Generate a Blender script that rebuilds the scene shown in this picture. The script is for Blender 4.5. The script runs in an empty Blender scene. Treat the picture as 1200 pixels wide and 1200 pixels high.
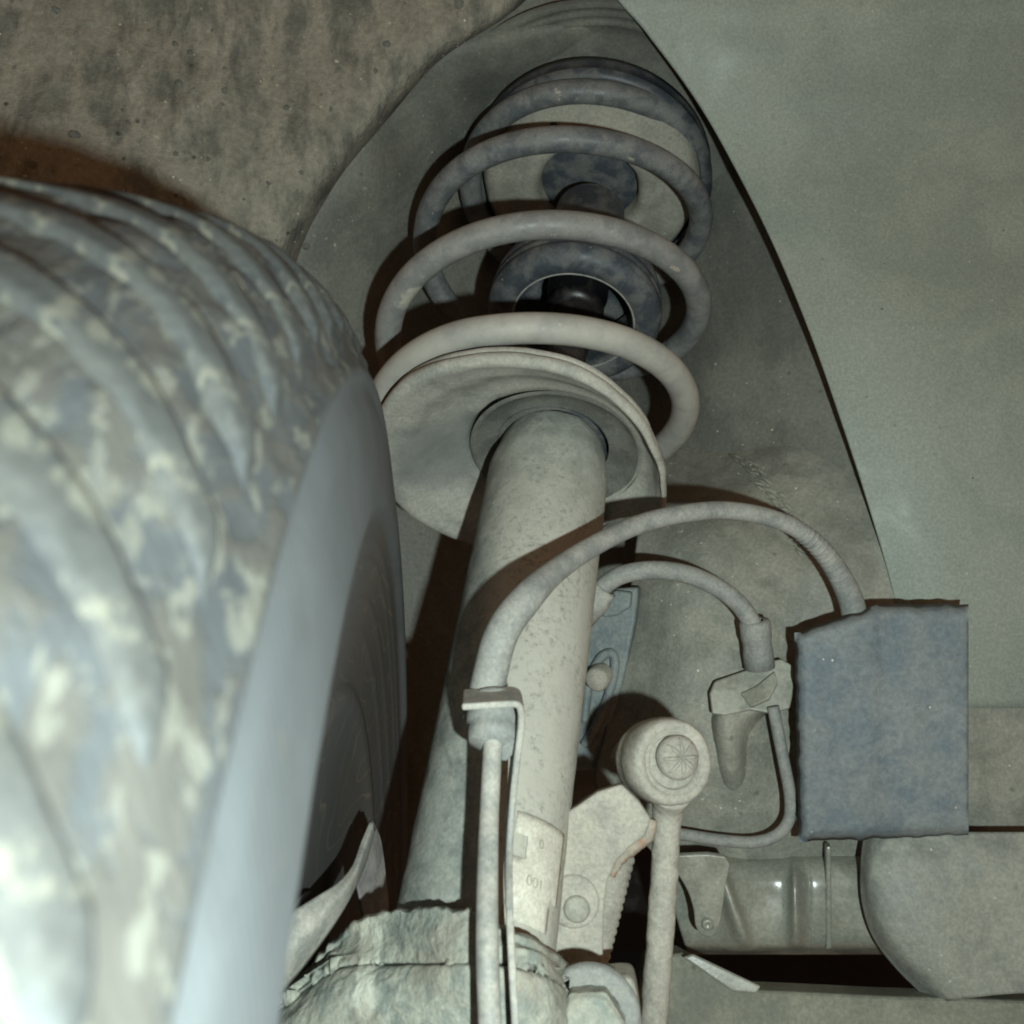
import bpy, bmesh, math, random
import numpy as np
from mathutils import Vector, Matrix, Euler, noise as mn
random.seed(4)
S = bpy.context.scene
# ---------------------------------------------------------------- camera, light, exposure
MM = 0.001
PITCH = math.radians(38.0)
FP = 1180.0                       # focal length in pixels of the 1200 px photograph
cam = bpy.data.cameras.new('camera'); cam_o = bpy.data.objects.new('camera', cam)
S.collection.objects.link(cam_o); S.camera = cam_o
cam_o.rotation_euler = (math.radians(90) + PITCH, 0, 0)
cam.sensor_width = 36; cam.lens = 36 * FP / 1200
cam.clip_start = 0.005; cam.clip_end = 50
cam.dof.use_dof = True; cam.dof.focus_distance = 0.42; cam.dof.aperture_fstop = 24
S.render.resolution_x = 1024; S.render.resolution_y = 1024
S.cycles.filter_width = 1.9

def U(px, py, d):
    """photo ray at pixel (px,py), d millimetres deep -> place in the wheel well (mm)"""
    x = (px - 600) / FP * d; u = (600 - py) / FP * d
    return Vector((x, math.cos(PITCH) * d - math.sin(PITCH) * u, math.sin(PITCH) * d + math.cos(PITCH) * u))
def cam2w(x, u, zd):              # camera-frame vector (right, up, forward) -> world
    return Vector((x, math.cos(PITCH) * zd - math.sin(PITCH) * u, math.sin(PITCH) * zd + math.cos(PITCH) * u))

world = bpy.data.worlds.new('World'); S.world = world; world.use_nodes = True
bg = world.node_tree.nodes['Background']
bg.inputs[0].default_value = (1.0, 0.56, 0.32, 1); bg.inputs[1].default_value = 0.21
fl = bpy.data.lights.new('camera_flash', 'POINT'); fl.energy = 8.5; fl.shadow_soft_size = 0.0042
fl.color = (0.88, 1.0, 0.965)
flo = bpy.data.objects.new('camera_flash', fl); S.collection.objects.link(flo)
flo.location = cam2w(43, -30, -30) * MM
S.view_settings.view_transform = 'Standard'; S.view_settings.look = 'None'
S.view_settings.exposure = 0; S.view_settings.gamma = 1
try: S.cycles.max_bounces = 6
except Exception: pass

# ---------------------------------------------------------------- materials
def new_mat(name):
    m = bpy.data.materials.new(name); m.use_nodes = True
    nt = m.node_tree; return m, nt, nt.nodes, nt.links, nt.nodes['Principled BSDF']
def mixc(nt, fac, a, b, mode='MIX'):
    n = nt.nodes.new('ShaderNodeMix'); n.data_type = 'RGBA'; n.blend_type = mode
    for s, v in ((n.inputs[0], fac), (n.inputs[6], a), (n.inputs[7], b)):
        if isinstance(v, (tuple, float, int)):
            s.default_value = (v if not isinstance(v, tuple) else (*v, 1) if len(v) == 3 else v)
        else: nt.links.new(v, s)
    return n.outputs[2]
def noise_f(nt, vec, size_mm, lo, hi, detail=5, rough=.6, dist=0.0, stretch=None):
    n = nt.nodes.new('ShaderNodeTexNoise'); n.inputs['Scale'].default_value = 1000.0 / size_mm
    n.inputs['Detail'].default_value = detail; n.inputs['Roughness'].default_value = rough
    n.inputs['Distortion'].default_value = dist
    if stretch:
        mp = nt.nodes.new('ShaderNodeMapping'); mp.inputs['Scale'].default_value = stretch[0]
        mp.inputs['Rotation'].default_value = stretch[1]
        nt.links.new(vec, mp.inputs[0]); vec = mp.outputs[0]
    nt.links.new(vec, n.inputs['Vector'])
    r = nt.nodes.new('ShaderNodeMapRange'); r.inputs[1].default_value = lo; r.inputs[2].default_value = hi
    r.interpolation_type = 'SMOOTHSTEP'
    nt.links.new(n.outputs[0], r.inputs[0]); return r.outputs[0], n.outputs[0]
def mul(nt, a, b):
    n = nt.nodes.new('ShaderNodeMath'); n.operation = 'MULTIPLY'
    for s, v in ((n.inputs[0], a), (n.inputs[1], b)):
        if isinstance(v, (float, int)): s.default_value = v
        else: nt.links.new(v, s)
    return n.outputs[0]
def add(nt, a, b):
    o = mul(nt, a, b); o.node.operation = 'ADD'; return o

def dusty(name, base, dust, cover=.5, size=14, rough=.75, bump=.25, fine=1.0, specks=.5, pits=.5,
          streak=None, spec=.35, metallic=0.0, extra=None, rust=0.0, bumpd=.5):
    """worn automotive surface: base coat, uneven dried dust, dark pits, pale grit, fine grain"""
    m, nt, N, L, bs = new_mat(name)
    tc = N.new('ShaderNodeTexCoord').outputs['Object']
    f, raw = noise_f(nt, tc, size, .62 - cover * .5, .78 - cover * .35, 7, .62, .3, streak)
    col = mixc(nt, f, base, dust)
    big, _ = noise_f(nt, tc, size * 4.5, .3, .7, 3)
    col = mixc(nt, mul(nt, big, .35), col, tuple(c * .62 for c in base))
    g, graw = noise_f(nt, tc, fine * 1.6, .3, .75, 4, .7)
    gg = add(nt, mul(nt, g, .34), .83)
    cc = N.new('ShaderNodeCombineColor')
    for i in range(3): L.new(gg, cc.inputs[i])
    col = mixc(nt, 1.0, col, cc.outputs[0], 'MULTIPLY')
    if pits > 0:
        v = N.new('ShaderNodeTexVoronoi'); v.inputs['Scale'].default_value = 1000 / 9.0; v.inputs['Randomness'].default_value = 1
        L.new(tc, v.inputs[0])
        r = N.new('ShaderNodeMapRange'); r.inputs[1].default_value = .05; r.inputs[2].default_value = .17
        r.inputs[3].default_value = 1; r.inputs[4].default_value = 0; L.new(v.outputs[0], r.inputs[0])
        pm, _ = noise_f(nt, tc, 26, .52, .6, 2)
        col = mixc(nt, mul(nt, mul(nt, r.outputs[0], pm), pits), col, tuple(c * .3 for c in base))
    if specks > 0:
        v = N.new('ShaderNodeTexVoronoi'); v.inputs['Scale'].default_value = 1000 / 4.2
        L.new(tc, v.inputs[0])
        r = N.new('ShaderNodeMapRange'); r.inputs[1].default_value = .06; r.inputs[2].default_value = .15
        r.inputs[3].default_value = 1; r.inputs[4].default_value = 0; L.new(v.outputs[0], r.inputs[0])
        pm, _ = noise_f(nt, tc, 11, .58, .66, 3)
        col = mixc(nt, mul(nt, mul(nt, r.outputs[0], pm), specks), col, (.62, .62, .54))
    if rust > 0:
        rf, _ = noise_f(nt, tc, 7, .62 - rust * .2, .72 - rust * .1, 6)
        col = mixc(nt, mul(nt, rf, .8), col, (.26, .11, .04))
    if extra: col = extra(nt, tc, col)
    L.new(col, bs.inputs['Base Color'])
    rr = N.new('ShaderNodeMapRange'); rr.inputs[3].default_value = max(.15, rough - .15); rr.inputs[4].default_value = min(1, rough + .15)
    L.new(f, rr.inputs[0]); L.new(rr.outputs[0], bs.inputs['Roughness'])
    bs.inputs['Specular IOR Level'].default_value = spec; bs.inputs['Metallic'].default_value = metallic
    h = add(nt, mul(nt, raw, 1.0), mul(nt, graw, .45))
    b = N.new('ShaderNodeBump'); b.inputs['Strength'].default_value = bump; b.inputs['Distance'].default_value = bumpd * MM * 2
    L.new(h, b.inputs['Height']); L.new(b.outputs[0], bs.inputs['Normal'])
    return m

def seg_patch(p0, p1, rad, colr, amt, size=9, wob=6):
    """a stain with a ragged outline lying along p0-p1 (millimetres in the thing's own frame)"""
    def f(nt, tc, col):
        N, L = nt.nodes, nt.links
        a, b = Vector(p0) * .001, Vector(p1) * .001; ab = b - a
        sub = N.new('ShaderNodeVectorMath'); sub.operation = 'SUBTRACT'; L.new(tc, sub.inputs[0]); sub.inputs[1].default_value = a
        dt = N.new('ShaderNodeVectorMath'); dt.operation = 'DOT_PRODUCT'; L.new(sub.outputs[0], dt.inputs[0]); dt.inputs[1].default_value = ab
        t = mul(nt, dt.outputs['Value'], 1.0 / max(ab.length_squared, 1e-9)); t.node.use_clamp = True
        sc = N.new('ShaderNodeVectorMath'); sc.operation = 'SCALE'; sc.inputs[0].default_value = ab; L.new(t, sc.inputs['Scale'])
        ds = N.new('ShaderNodeVectorMath'); ds.operation = 'DISTANCE'; L.new(sub.outputs[0], ds.inputs[0]); L.new(sc.outputs[0], ds.inputs[1])
        _, raw = noise_f(nt, tc, size, .3, .7, 5)
        d = add(nt, ds.outputs['Value'], mul(nt, add(nt, raw, -.5), wob * .001))
        r = N.new('ShaderNodeMapRange'); r.inputs[1].default_value = rad * .0007; r.inputs[2].default_value = rad * .00115
        r.inputs[3].default_value = 1; r.inputs[4].default_value = 0; r.interpolation_type = 'SMOOTHSTEP'; L.new(d, r.inputs[0])
        return mixc(nt, mul(nt, r.outputs[0], amt), col, colr)
    return f
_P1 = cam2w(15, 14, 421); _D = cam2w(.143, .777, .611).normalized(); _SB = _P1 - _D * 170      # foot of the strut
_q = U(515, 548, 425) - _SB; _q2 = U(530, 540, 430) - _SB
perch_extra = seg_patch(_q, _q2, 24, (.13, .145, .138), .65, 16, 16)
_kb = U(500, 1200, 300)
def cast_extra(nt, tc, col):
    col = seg_patch(U(432, 1078, 297) - _kb, U(436, 1112, 291) - _kb, 5.0, (.50, .52, .44), .85, 7, 5)(nt, tc, col)
    col = seg_patch(U(436, 1112, 290) - _kb, U(428, 1180, 275) - _kb, 3.6, (.50, .52, .44), .85, 6, 4)(nt, tc, col)
    g, _ = noise_f(nt, tc, 24, .45, .6, 4)
    return mixc(nt, mul(nt, g, .55), col, (.24, .225, .18))
def tube_extra(nt, tc, col):      # caked pale mud on the inboard side, grey-green on the outboard side, dark peppering
    s = nt.nodes.new('ShaderNodeSeparateXYZ'); nt.links.new(tc, s.inputs[0])
    n, raw = noise_f(nt, tc, 12, .3, .7, 5)
    w = add(nt, s.outputs[0], mul(nt, add(nt, raw, -.5), .02))
    r = nt.nodes.new('ShaderNodeMapRange'); r.inputs[1].default_value = -.006; r.inputs[2].default_value = .010
    r.interpolation_type = 'SMOOTHSTEP'; nt.links.new(w, r.inputs[0])
    z = nt.nodes.new('ShaderNodeMapRange'); z.inputs[1].default_value = .21; z.inputs[2].default_value = .09
    nt.links.new(s.outputs[2], z.inputs[0])
    col = mixc(nt, mul(nt, mul(nt, r.outputs[0], z.outputs[0]), .85), col, (.39, .385, .33))
    p, _ = noise_f(nt, tc, 2.2, .46, .74, 5, .75)
    q, _ = noise_f(nt, tc, 16, .35, .62, 3)
    return mixc(nt, mul(nt, mul(nt, p, q), .9), col, (.13, .135, .115))
def coil_extra(nt, tc, col):      # road dust cakes the lower turns, the upper ones keep their dark coat
    s = nt.nodes.new('ShaderNodeSeparateXYZ'); nt.links.new(tc, s.inputs[0])
    z = nt.nodes.new('ShaderNodeMapRange'); z.inputs[1].default_value = .115; z.inputs[2].default_value = .005
    nt.links.new(s.outputs[2], z.inputs[0])
    n, _ = noise_f(nt, tc, 16, .3, .62, 5)
    col = mixc(nt, mul(nt, z.outputs[0], add(nt, mul(nt, n, .4), .55)), col, (.33, .32, .28))
    c, _ = noise_f(nt, tc, 15, .665, .69, 5, .6)
    k, _ = noise_f(nt, tc, 15, .70, .71, 5, .6)
    col = mixc(nt, mul(nt, c, .75), col, (.36, .34, .27))
    col = mixc(nt, mul(nt, k, .7), col, (.30, .15, .08))
    A0 = _P1
    col = seg_patch(U(472, 352, 446) - A0, U(500, 314, 436) - A0, 4.0, (.36, .35, .29), .85, 6, 9)(nt, tc, col)
    col = seg_patch(U(560, 288, 414) - A0, U(596, 276, 410) - A0, 2.6, (.38, .37, .30), .8, 5, 6)(nt, tc, col)
    return seg_patch(U(450, 410, 456) - A0, U(451, 414, 456) - A0, 3.2, (.38, .22, .13), .85, 4, 4)(nt, tc, col)
def lug_extra(nt, tc, col):
    c, _ = noise_f(nt, tc, 6, .52, .62, 5, .6, .4, ((1.9, .7, .7), (0, 0, .3)))
    d, _ = noise_f(nt, tc, 5, .56, .64, 5, .6)
    col = mixc(nt, mul(nt, d, .5), col, (.032, .034, .033))
    return mixc(nt, mul(nt, c, .8), col, (.105, .106, .085))
M = {}
M['tube'] = dusty('dusty_strut_steel', (.165, .185, .168), (.27, .285, .25), .55, 10, .8, .5, .9, .5, .2, extra=tube_extra, bumpd=.35)
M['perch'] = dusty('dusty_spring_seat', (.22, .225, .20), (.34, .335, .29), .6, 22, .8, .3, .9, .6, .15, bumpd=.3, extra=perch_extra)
M['coil'] = dusty('coated_spring_steel', (.095, .108, .114), (.165, .172, .165), .5, 9, .55, .3, .9, .5, .1, extra=coil_extra, bumpd=.3)
M['rubber'] = dusty('dusty_black_rubber', (.045, .055, .065), (.12, .125, .12), .45, 12, .6, .2, .8, .3, .1, bumpd=.3)
M['seatmetal'] = dusty('dusty_upper_mount', (.235, .235, .20), (.32, .315, .26), .5, 16, .75, .3, 1, .5, .7, bumpd=.4)
M['black'] = dusty('black_parts_cavity_dark', (.008, .008, .009), (.02, .018, .015), .3, 10, .5, .15, 1, .0, .0, spec=.4)
M['chrome'] = dusty('oily_piston_rod', (.05, .045, .045), (.08, .07, .06), .3, 10, .25, .05, 1, 0, 0, spec=.8, metallic=.5)
M['tower'] = dusty('grimy_tower_sheet', (.128, .133, .115), (.185, .188, .158), .4, 34, .75, .5, 1.2, .45, .4, streak=((1, 1, .4), (.5, 0, 0)), bumpd=.5)
M['liner'] = dusty('muddy_arch_liner', (.115, .118, .100), (.265, .255, .205), .55, 13, .85, 1.0, 1.8, .9, 1.0,
                   streak=((1, .5, .38), (0, .6, .3)), rust=.0, bumpd=1.1)
M['panel'] = dusty('grey_green_panel', (.21, .245, .215), (.255, .285, .245), .45, 60, .6, .10, .8, .3, .25, bumpd=.3)
M['apron'] = dusty('grimy_apron_sheet', (.178, .186, .158), (.25, .25, .21), .45, 22, .6, .5, 1.0, .8, .5, bumpd=.45)
M['rail'] = dusty('greasy_rail_sheet', (.19, .20, .17), (.27, .275, .225), .4, 26, .40, .15, 1, .3, .3, spec=.7, bumpd=.3)
M['lower'] = dusty('matt_lower_rail', (.14, .15, .12), (.21, .215, .17), .45, 20, .8, .5, 1.2, .6, .6, bumpd=.5)
M['shadegrit'] = dusty('neck_shade_and_grit', (.10, .104, .09), (.15, .152, .13), .45, 12, .8, .2, .8, .6, .1)  # dark tone for the painted neck shade and for dark grit
M['flap2'] = dusty('pale_guard_rubber', (.19, .205, .185), (.27, .28, .24), .5, 18, .7, .3, 1, .5, .4)
M['grit'] = dusty('pale_grit', (.30, .29, .23), (.38, .36, .29), .5, 4, .85, .3, .8, 0, 0)
M['tlug'] = dusty('worn_tread_rubber', (.034, .039, .041), (.052, .055, .051), .5, 13, .75, .25, 1.5, .0, .0, spec=.25, extra=lug_extra)
M['flap'] = dusty('blue_grey_rubber_block', (.108, .138, .155), (.175, .195, .195), .55, 18, .75, .5, 1.3, .7, .35, bumpd=.5)
M['hose'] = dusty('dusty_hose_rubber', (.185, .20, .19), (.27, .272, .245), .5, 9, .7, .2, .8, .4, .1, bumpd=.2)
M['pipe'] = dusty('dusty_grey_pipe', (.24, .25, .23), (.36, .355, .31), .5, 8, .65, .2, .8, .4, .1, bumpd=.2)
M['link'] = dusty('dusty_link_steel', (.25, .245, .21), (.36, .345, .29), .6, 8, .8, .5, .8, .6, .2, bumpd=.4)
M['cast'] = dusty('crusted_cast_iron', (.20, .23, .205), (.35, .36, .30), .5, 8, .7, 1.0, 1.3, .9, .5, bumpd=.7, extra=cast_extra)
M['bluecast'] = dusty('blue_grey_casting', (.12, .15, .155), (.2, .225, .215), .5, 14, .6, .4, 1, .6, .2, bumpd=.4)
M['shield'] = dusty('bare_shield_sheet', (.20, .195, .19), (.30, .28, .26), .5, 12, .5, .15, 1, .2, .2, bumpd=.2)
M['rusty'] = dusty('rust_edged_steel', (.26, .24, .20), (.34, .29, .22), .5, 8, .8, .5, .8, .3, .2, rust=.7, bumpd=.4)
M['label'] = dusty('old_paper_label', (.47, .46, .385), (.54, .53, .45), .5, 5, .85, .2, .7, 0, 0, bumpd=.15)
M['ink'] = dusty('faded_label_ink', (.27, .27, .23), (.38, .37, .3), .4, 3, .85, .0, .7, 0, 0)

# tyre: bluish rubber, caked with pale mud on the tread, fine tide lines of dried mud on the sidewall
def tyre_mat():
    m, nt, N, L, bs = new_mat('muddy_tyre_rubber')
    tc = N.new('ShaderNodeTexCoord').outputs['Object']
    s = N.new('ShaderNodeSeparateXYZ'); L.new(tc, s.inputs[0])
    base = (.036, .041, .043)
    f0, r0 = noise_f(nt, tc, 18, .35, .7, 5)
    col = mixc(nt, f0, base, (.045, .051, .053))
    # mud on the tread side, an even pale film of dust on the wall
    yz = N.new('ShaderNodeCombineXYZ'); L.new(s.outputs[1], yz.inputs[1]); L.new(s.outputs[2], yz.inputs[2])
    ln = N.new('ShaderNodeVectorMath'); ln.operation = 'LENGTH'; L.new(yz.outputs[0], ln.inputs[0])
    tr = N.new('ShaderNodeMapRange'); tr.inputs[1].default_value = .2750; tr.inputs[2].default_value = .2775; L.new(ln.outputs['Value'], tr.inputs[0])
    wallf = N.new('ShaderNodeMapRange'); wallf.inputs[3].default_value = 1; wallf.inputs[4].default_value = 0; L.new(tr.outputs[0], wallf.inputs[0])
    wf, _ = noise_f(nt, tc, 30, .3, .7, 6, .6, .2, ((1, 1, 1), (0, 0, 0)))
    col = mixc(nt, mul(nt, wallf.outputs[0], add(nt, mul(nt, wf, .35), .65)), col, (.080, .090, .094))
    sp, _ = noise_f(nt, tc, 7, .60, .66, 6, .65)
    sk, _ = noise_f(nt, tc, 22, .5, .62, 5, .6)
    col = mixc(nt, mul(nt, mul(nt, sp, sk), mul(nt, wallf.outputs[0], .6)), col, (.105, .098, .078))
    col = mixc(nt, mul(nt, sk, mul(nt, wallf.outputs[0], .3)), col, (.055, .060, .060))
    a, ra = noise_f(nt, tc, 8, .44, .56, 6, .6, .5, ((1.9, .7, .7), (0, 0, .3)))
    col = mixc(nt, mul(nt, mul(nt, a, tr.outputs[0]), .85), col, (.052, .051, .044))
    c, rc = noise_f(nt, tc, 5.5, .53, .60, 5, .55, .4, ((1.9, .7, .7), (0, 0, .3)))
    col = mixc(nt, mul(nt, mul(nt, c, tr.outputs[0]), .85), col, (.095, .098, .083))
    # brown film and tide lines on the wall
    sw = N.new('ShaderNodeMapRange'); sw.inputs[1].default_value = .072; sw.inputs[2].default_value = .078; L.new(s.outputs[0], sw.inputs[0])
    w, rw = noise_f(nt, tc, 90, .42, .6, 2, .4, .2)
    inn = N.new('ShaderNodeMapRange'); inn.inputs[1].default_value = .246; inn.inputs[2].default_value = .240; L.new(ln.outputs['Value'], inn.inputs[0])
    col = mixc(nt, mul(nt, inn.outputs[0], .8), col, (.058, .058, .057))
    col = mixc(nt, mul(nt, mul(nt, w, inn.outputs[0]), .5), col, (.078, .066, .050))
    fr = mul(nt, rw, 26.0); fr.node.use_clamp = False
    fx = N.new('ShaderNodeMath'); fx.operation = 'FRACT'; L.new(fr, fx.inputs[0])
    rg = N.new('ShaderNodeMapRange'); rg.inputs[1].default_value = .90; rg.inputs[2].default_value = 1.0; L.new(fx.outputs[0], rg.inputs[0])
    col = mixc(nt, mul(nt, mul(nt, rg.outputs[0], inn.outputs[0]), .6), col, (.16, .135, .095))
    L.new(col, bs.inputs['Base Color'])
    bs.inputs['Roughness'].default_value = .72; bs.inputs['Specular IOR Level'].default_value = .3
    g, gr = noise_f(nt, tc, 2.5, .3, .7, 4)
    wv = N.new('ShaderNodeTexWave'); wv.inputs['Scale'].default_value = 190; wv.inputs['Distortion'].default_value = .6; wv.bands_direction = 'DIAGONAL'; L.new(tc, wv.inputs[0])
    gr = add(nt, gr, mul(nt, wv.outputs['Fac'], .5))
    h = add(nt, mul(nt, mul(nt, a, tr.outputs[0]), .8), add(nt, mul(nt, gr, .3), mul(nt, mul(nt, rc, tr.outputs[0]), 1.5)))
    b = N.new('ShaderNodeBump'); b.inputs['Strength'].default_value = .4; b.inputs['Distance'].default_value = .0006
    L.new(h, b.inputs['Height']); L.new(b.outputs[0], bs.inputs['Normal'])
    return m
M['tyre'] = tyre_mat()

# ---------------------------------------------------------------- builders (geometry in millimetres, world frame)
def tag(o, label=None, cat=None, kind=None, group=None):
    if label: o['label'] = label
    if cat: o['category'] = cat
    if kind: o['kind'] = kind
    if group: o['group'] = group
    return o
def empty(name, at, label, cat, rot=(0, 0, 0)):
    o = bpy.data.objects.new(name, None); S.collection.objects.link(o)
    o.empty_display_size = .02; o.location = Vector(at) * MM; o.rotation_euler = rot
    o['label'] = label; o['category'] = cat; o['base'] = [float(v) for v in at]
    return o
def base_of(o):
    p = o
    while p.parent: p = p.parent
    return Vector(p['base']) if 'base' in p else p.location / MM
def build(name, V, F, mat, parent=None, smooth=True, solid=0, bevel=0, sub=0, base=None, lump=0, lsize=8, off=-1, face=False):
    V = [Vector(v) for v in V]
    if lump:
        me0 = bpy.data.meshes.new('t'); me0.from_pydata(V, [], F); me0.update()
        ns = [v.normal.copy() for v in me0.vertices]; bpy.data.meshes.remove(me0)
        V = [v + n * lump * (mn.fractal(v / lsize, .7, 2.1, 4)) for v, n in zip(V, ns)]
    if parent is not None: b = base_of(parent)
    else: b = Vector(base) if base is not None else sum(V, Vector()) / len(V)
    me = bpy.data.meshes.new(name); me.from_pydata([(v - b) * MM for v in V], [], F); me.update()
    bm = bmesh.new(); bm.from_mesh(me); bmesh.ops.recalc_face_normals(bm, faces=bm.faces); bm.to_mesh(me); bm.free()
    if face:                                          # open sheets: front side towards the room, thickness behind
        if sum((p.center / MM + b).dot(p.normal) * p.area for p in me.polygons) > 0: me.flip_normals()
    for p in me.polygons: p.use_smooth = smooth
    me.materials.append(mat)
    o = bpy.data.objects.new(name, me); S.collection.objects.link(o)
    if parent is not None:
        o.parent = parent
    else: o.location = b * MM; o['base'] = [float(c) for c in b]
    if solid:
        md = o.modifiers.new('solid', 'SOLIDIFY'); md.thickness = solid * MM; md.offset = off
    if bevel:
        md = o.modifiers.new('bevel', 'BEVEL'); md.width = bevel * MM; md.segments = 3; md.limit_method = 'ANGLE'; md.angle_limit = .6
    if sub:
        md = o.modifiers.new('sub', 'SUBSURF'); md.levels = sub; md.render_levels = sub
    return o
def cr(P, n):
    """Catmull-Rom resample of a list of equal-length tuples to n points"""
    P = np.array([tuple(p) for p in P], float); k = len(P)
    Q = np.vstack([2 * P[0] - P[1], P, 2 * P[-1] - P[-2]])
    out = []
    for i in range(n):
        t = i / (n - 1) * (k - 1); j = min(int(t), k - 2); f = t - j
        a, b, c, d = Q[j:j + 4]
        out.append(.5 * ((2 * b) + (c - a) * f + (2 * a - 5 * b + 4 * c - d) * f * f + (3 * b - a - 3 * c + d) * f ** 3))
    return np.array(out)
def loft(name, rows, mat, parent=None, nu=60, nv=60, noise=0, nsize=30, taper=0, **kw):
    """rows of (px,py,depth) -> sheet through the same places in the wheel well"""
    R = [cr([tuple(U(*p)) for p in r], nu) for r in rows]
    G = cr([r.flatten() for r in R], nv).reshape(nv, nu, 3)
    V = [Vector(G[j, i]) for j in range(nv) for i in range(nu)]
    if noise:
        for k, v in enumerate(V):
            tf = 1 - taper * min(1, max(0, ((k % nu) / (nu - 1) - .42) / .3))
            V[k] = v + v.normalized() * noise * tf * mn.fractal(v / nsize, .9, 2.0, 4)
    F = [(j * nu + i, j * nu + i + 1, (j + 1) * nu + i + 1, (j + 1) * nu + i) for j in range(nv - 1) for i in range(nu - 1)]
    kw['off'] = -1; return build(name, V, F, mat, parent, face=True, **kw)
def frame(ax):
    ax = Vector(ax).normalized(); a = Vector((0, 0, 1)) if abs(ax.z) < .9 else Vector((1, 0, 0))
    u = ax.cross(a).normalized(); return ax, u, ax.cross(u).normalized()
def lathe(name, o, ax, prof, mat, parent=None, n=64, rf=None, cap=False, **kw):
    """prof: (radius, height) along ax from o; rf(angle, r) may reshape the outline"""
    ax, u, w = frame(ax); o = Vector(o); V = []; F = []
    for (r, h) in prof:
        for k in range(n):
            a = 2 * math.pi * k / n; q = rf(a, r) if rf else r
            V.append(o + ax * h + (u * math.cos(a) + w * math.sin(a)) * q)
    for j in range(len(prof) - 1):
        for k in range(n):
            F.append((j * n + k, j * n + (k + 1) % n, (j + 1) * n + (k + 1) % n, (j + 1) * n + k))
    if cap:
        F.append(tuple(range(n))); F.append(tuple((len(prof) - 1) * n + k for k in range(n)))
    return build(name, V, F, mat, parent, **kw)
def sweep(name, P, rad, mat, parent=None, n=20, per=10, rough=0, **kw):
    """tube along P (list of Vectors); rad = number or list per control point"""
    k = len(P); rads = [rad] * k if isinstance(rad, (int, float)) else rad
    Q = cr([(*p, r) for p, r in zip(P, rads)], (k - 1) * per + 1)
    pts = [Vector(q[:3]) for q in Q]; V = []; F = []
    t = (pts[1] - pts[0]).normalized(); _, u, _ = frame(t)
    for i, p in enumerate(pts):
        t2 = (pts[min(i + 1, len(pts) - 1)] - pts[max(i - 1, 0)]).normalized()
        u = (u - t2 * u.dot(t2)).normalized(); w = t2.cross(u)
        for a in range(n):
            an = 2 * math.pi * a / n; r = Q[i][3]
            if rough:
                d = u * math.cos(an) + w * math.sin(an)
                r += rough * mn.fractal((p + d * r) / 5, .8, 2, 3)
            V.append(p + (u * math.cos(an) + w * math.sin(an)) * r)
    for i in range(len(pts) - 1):
        for a in range(n):
            F.append((i * n + a, i * n + (a + 1) % n, (i + 1) * n + (a + 1) % n, (i + 1) * n + a))
    F.append(tuple(range(n))); F.append(tuple((len(pts) - 1) * n + a for a in range(n)))
    return build(name, V, F, mat, parent, **kw)
def onplane(px, py, p0, nrm):
    r = U(px, py, 100); return r * (Vector(p0).dot(nrm) / r.dot(nrm))
def plate(name, poly, p0, nrm, th, mat, parent=None, bevel=.6, smooth_n=0, lump=0, **kw):
    """flat plate whose outline is seen at the given pixels, lying on plane (p0,nrm), th thick away from the camera"""
    nrm = Vector(nrm).normalized(); 
    if Vector(p0).dot(nrm) < 0: nrm = -nrm
    if smooth_n:
        c = cr([*poly, poly[0]], smooth_n + 1)[:-1]; poly = [tuple(q) for q in c]
    A = [onplane(x, y, p0, nrm) for x, y in poly]; n = len(A)
    V = A + [v + nrm * th for v in A]
    F = [tuple(range(n)), tuple(range(2 * n - 1, n - 1, -1))] + [(k, (k + 1) % n, n + (k + 1) % n, n + k) for k in range(n)]
    return build(name, V, F, mat, parent, smooth=False, bevel=bevel, **kw)

# strut axis
P1 = cam2w(15, 14, 421); D = cam2w(.143, .777, .611).normalized()
def A(t): return P1 + D * t
_back = -cam2w(0, 0, 1)
VN = (_back - D * _back.dot(D)).normalized()      # across the axis, towards the camera
UN = VN.cross(D).normalized()
if UN.x < 0: UN = -UN                             # across the axis, inboard
def ring(t, r, a):                                # a = 0 nearest the camera, grows towards inboard
    return A(t) + (VN * math.cos(a) + UN * math.sin(a)) * r

P_AX = lambda t: A(t); D_AX = D
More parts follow.
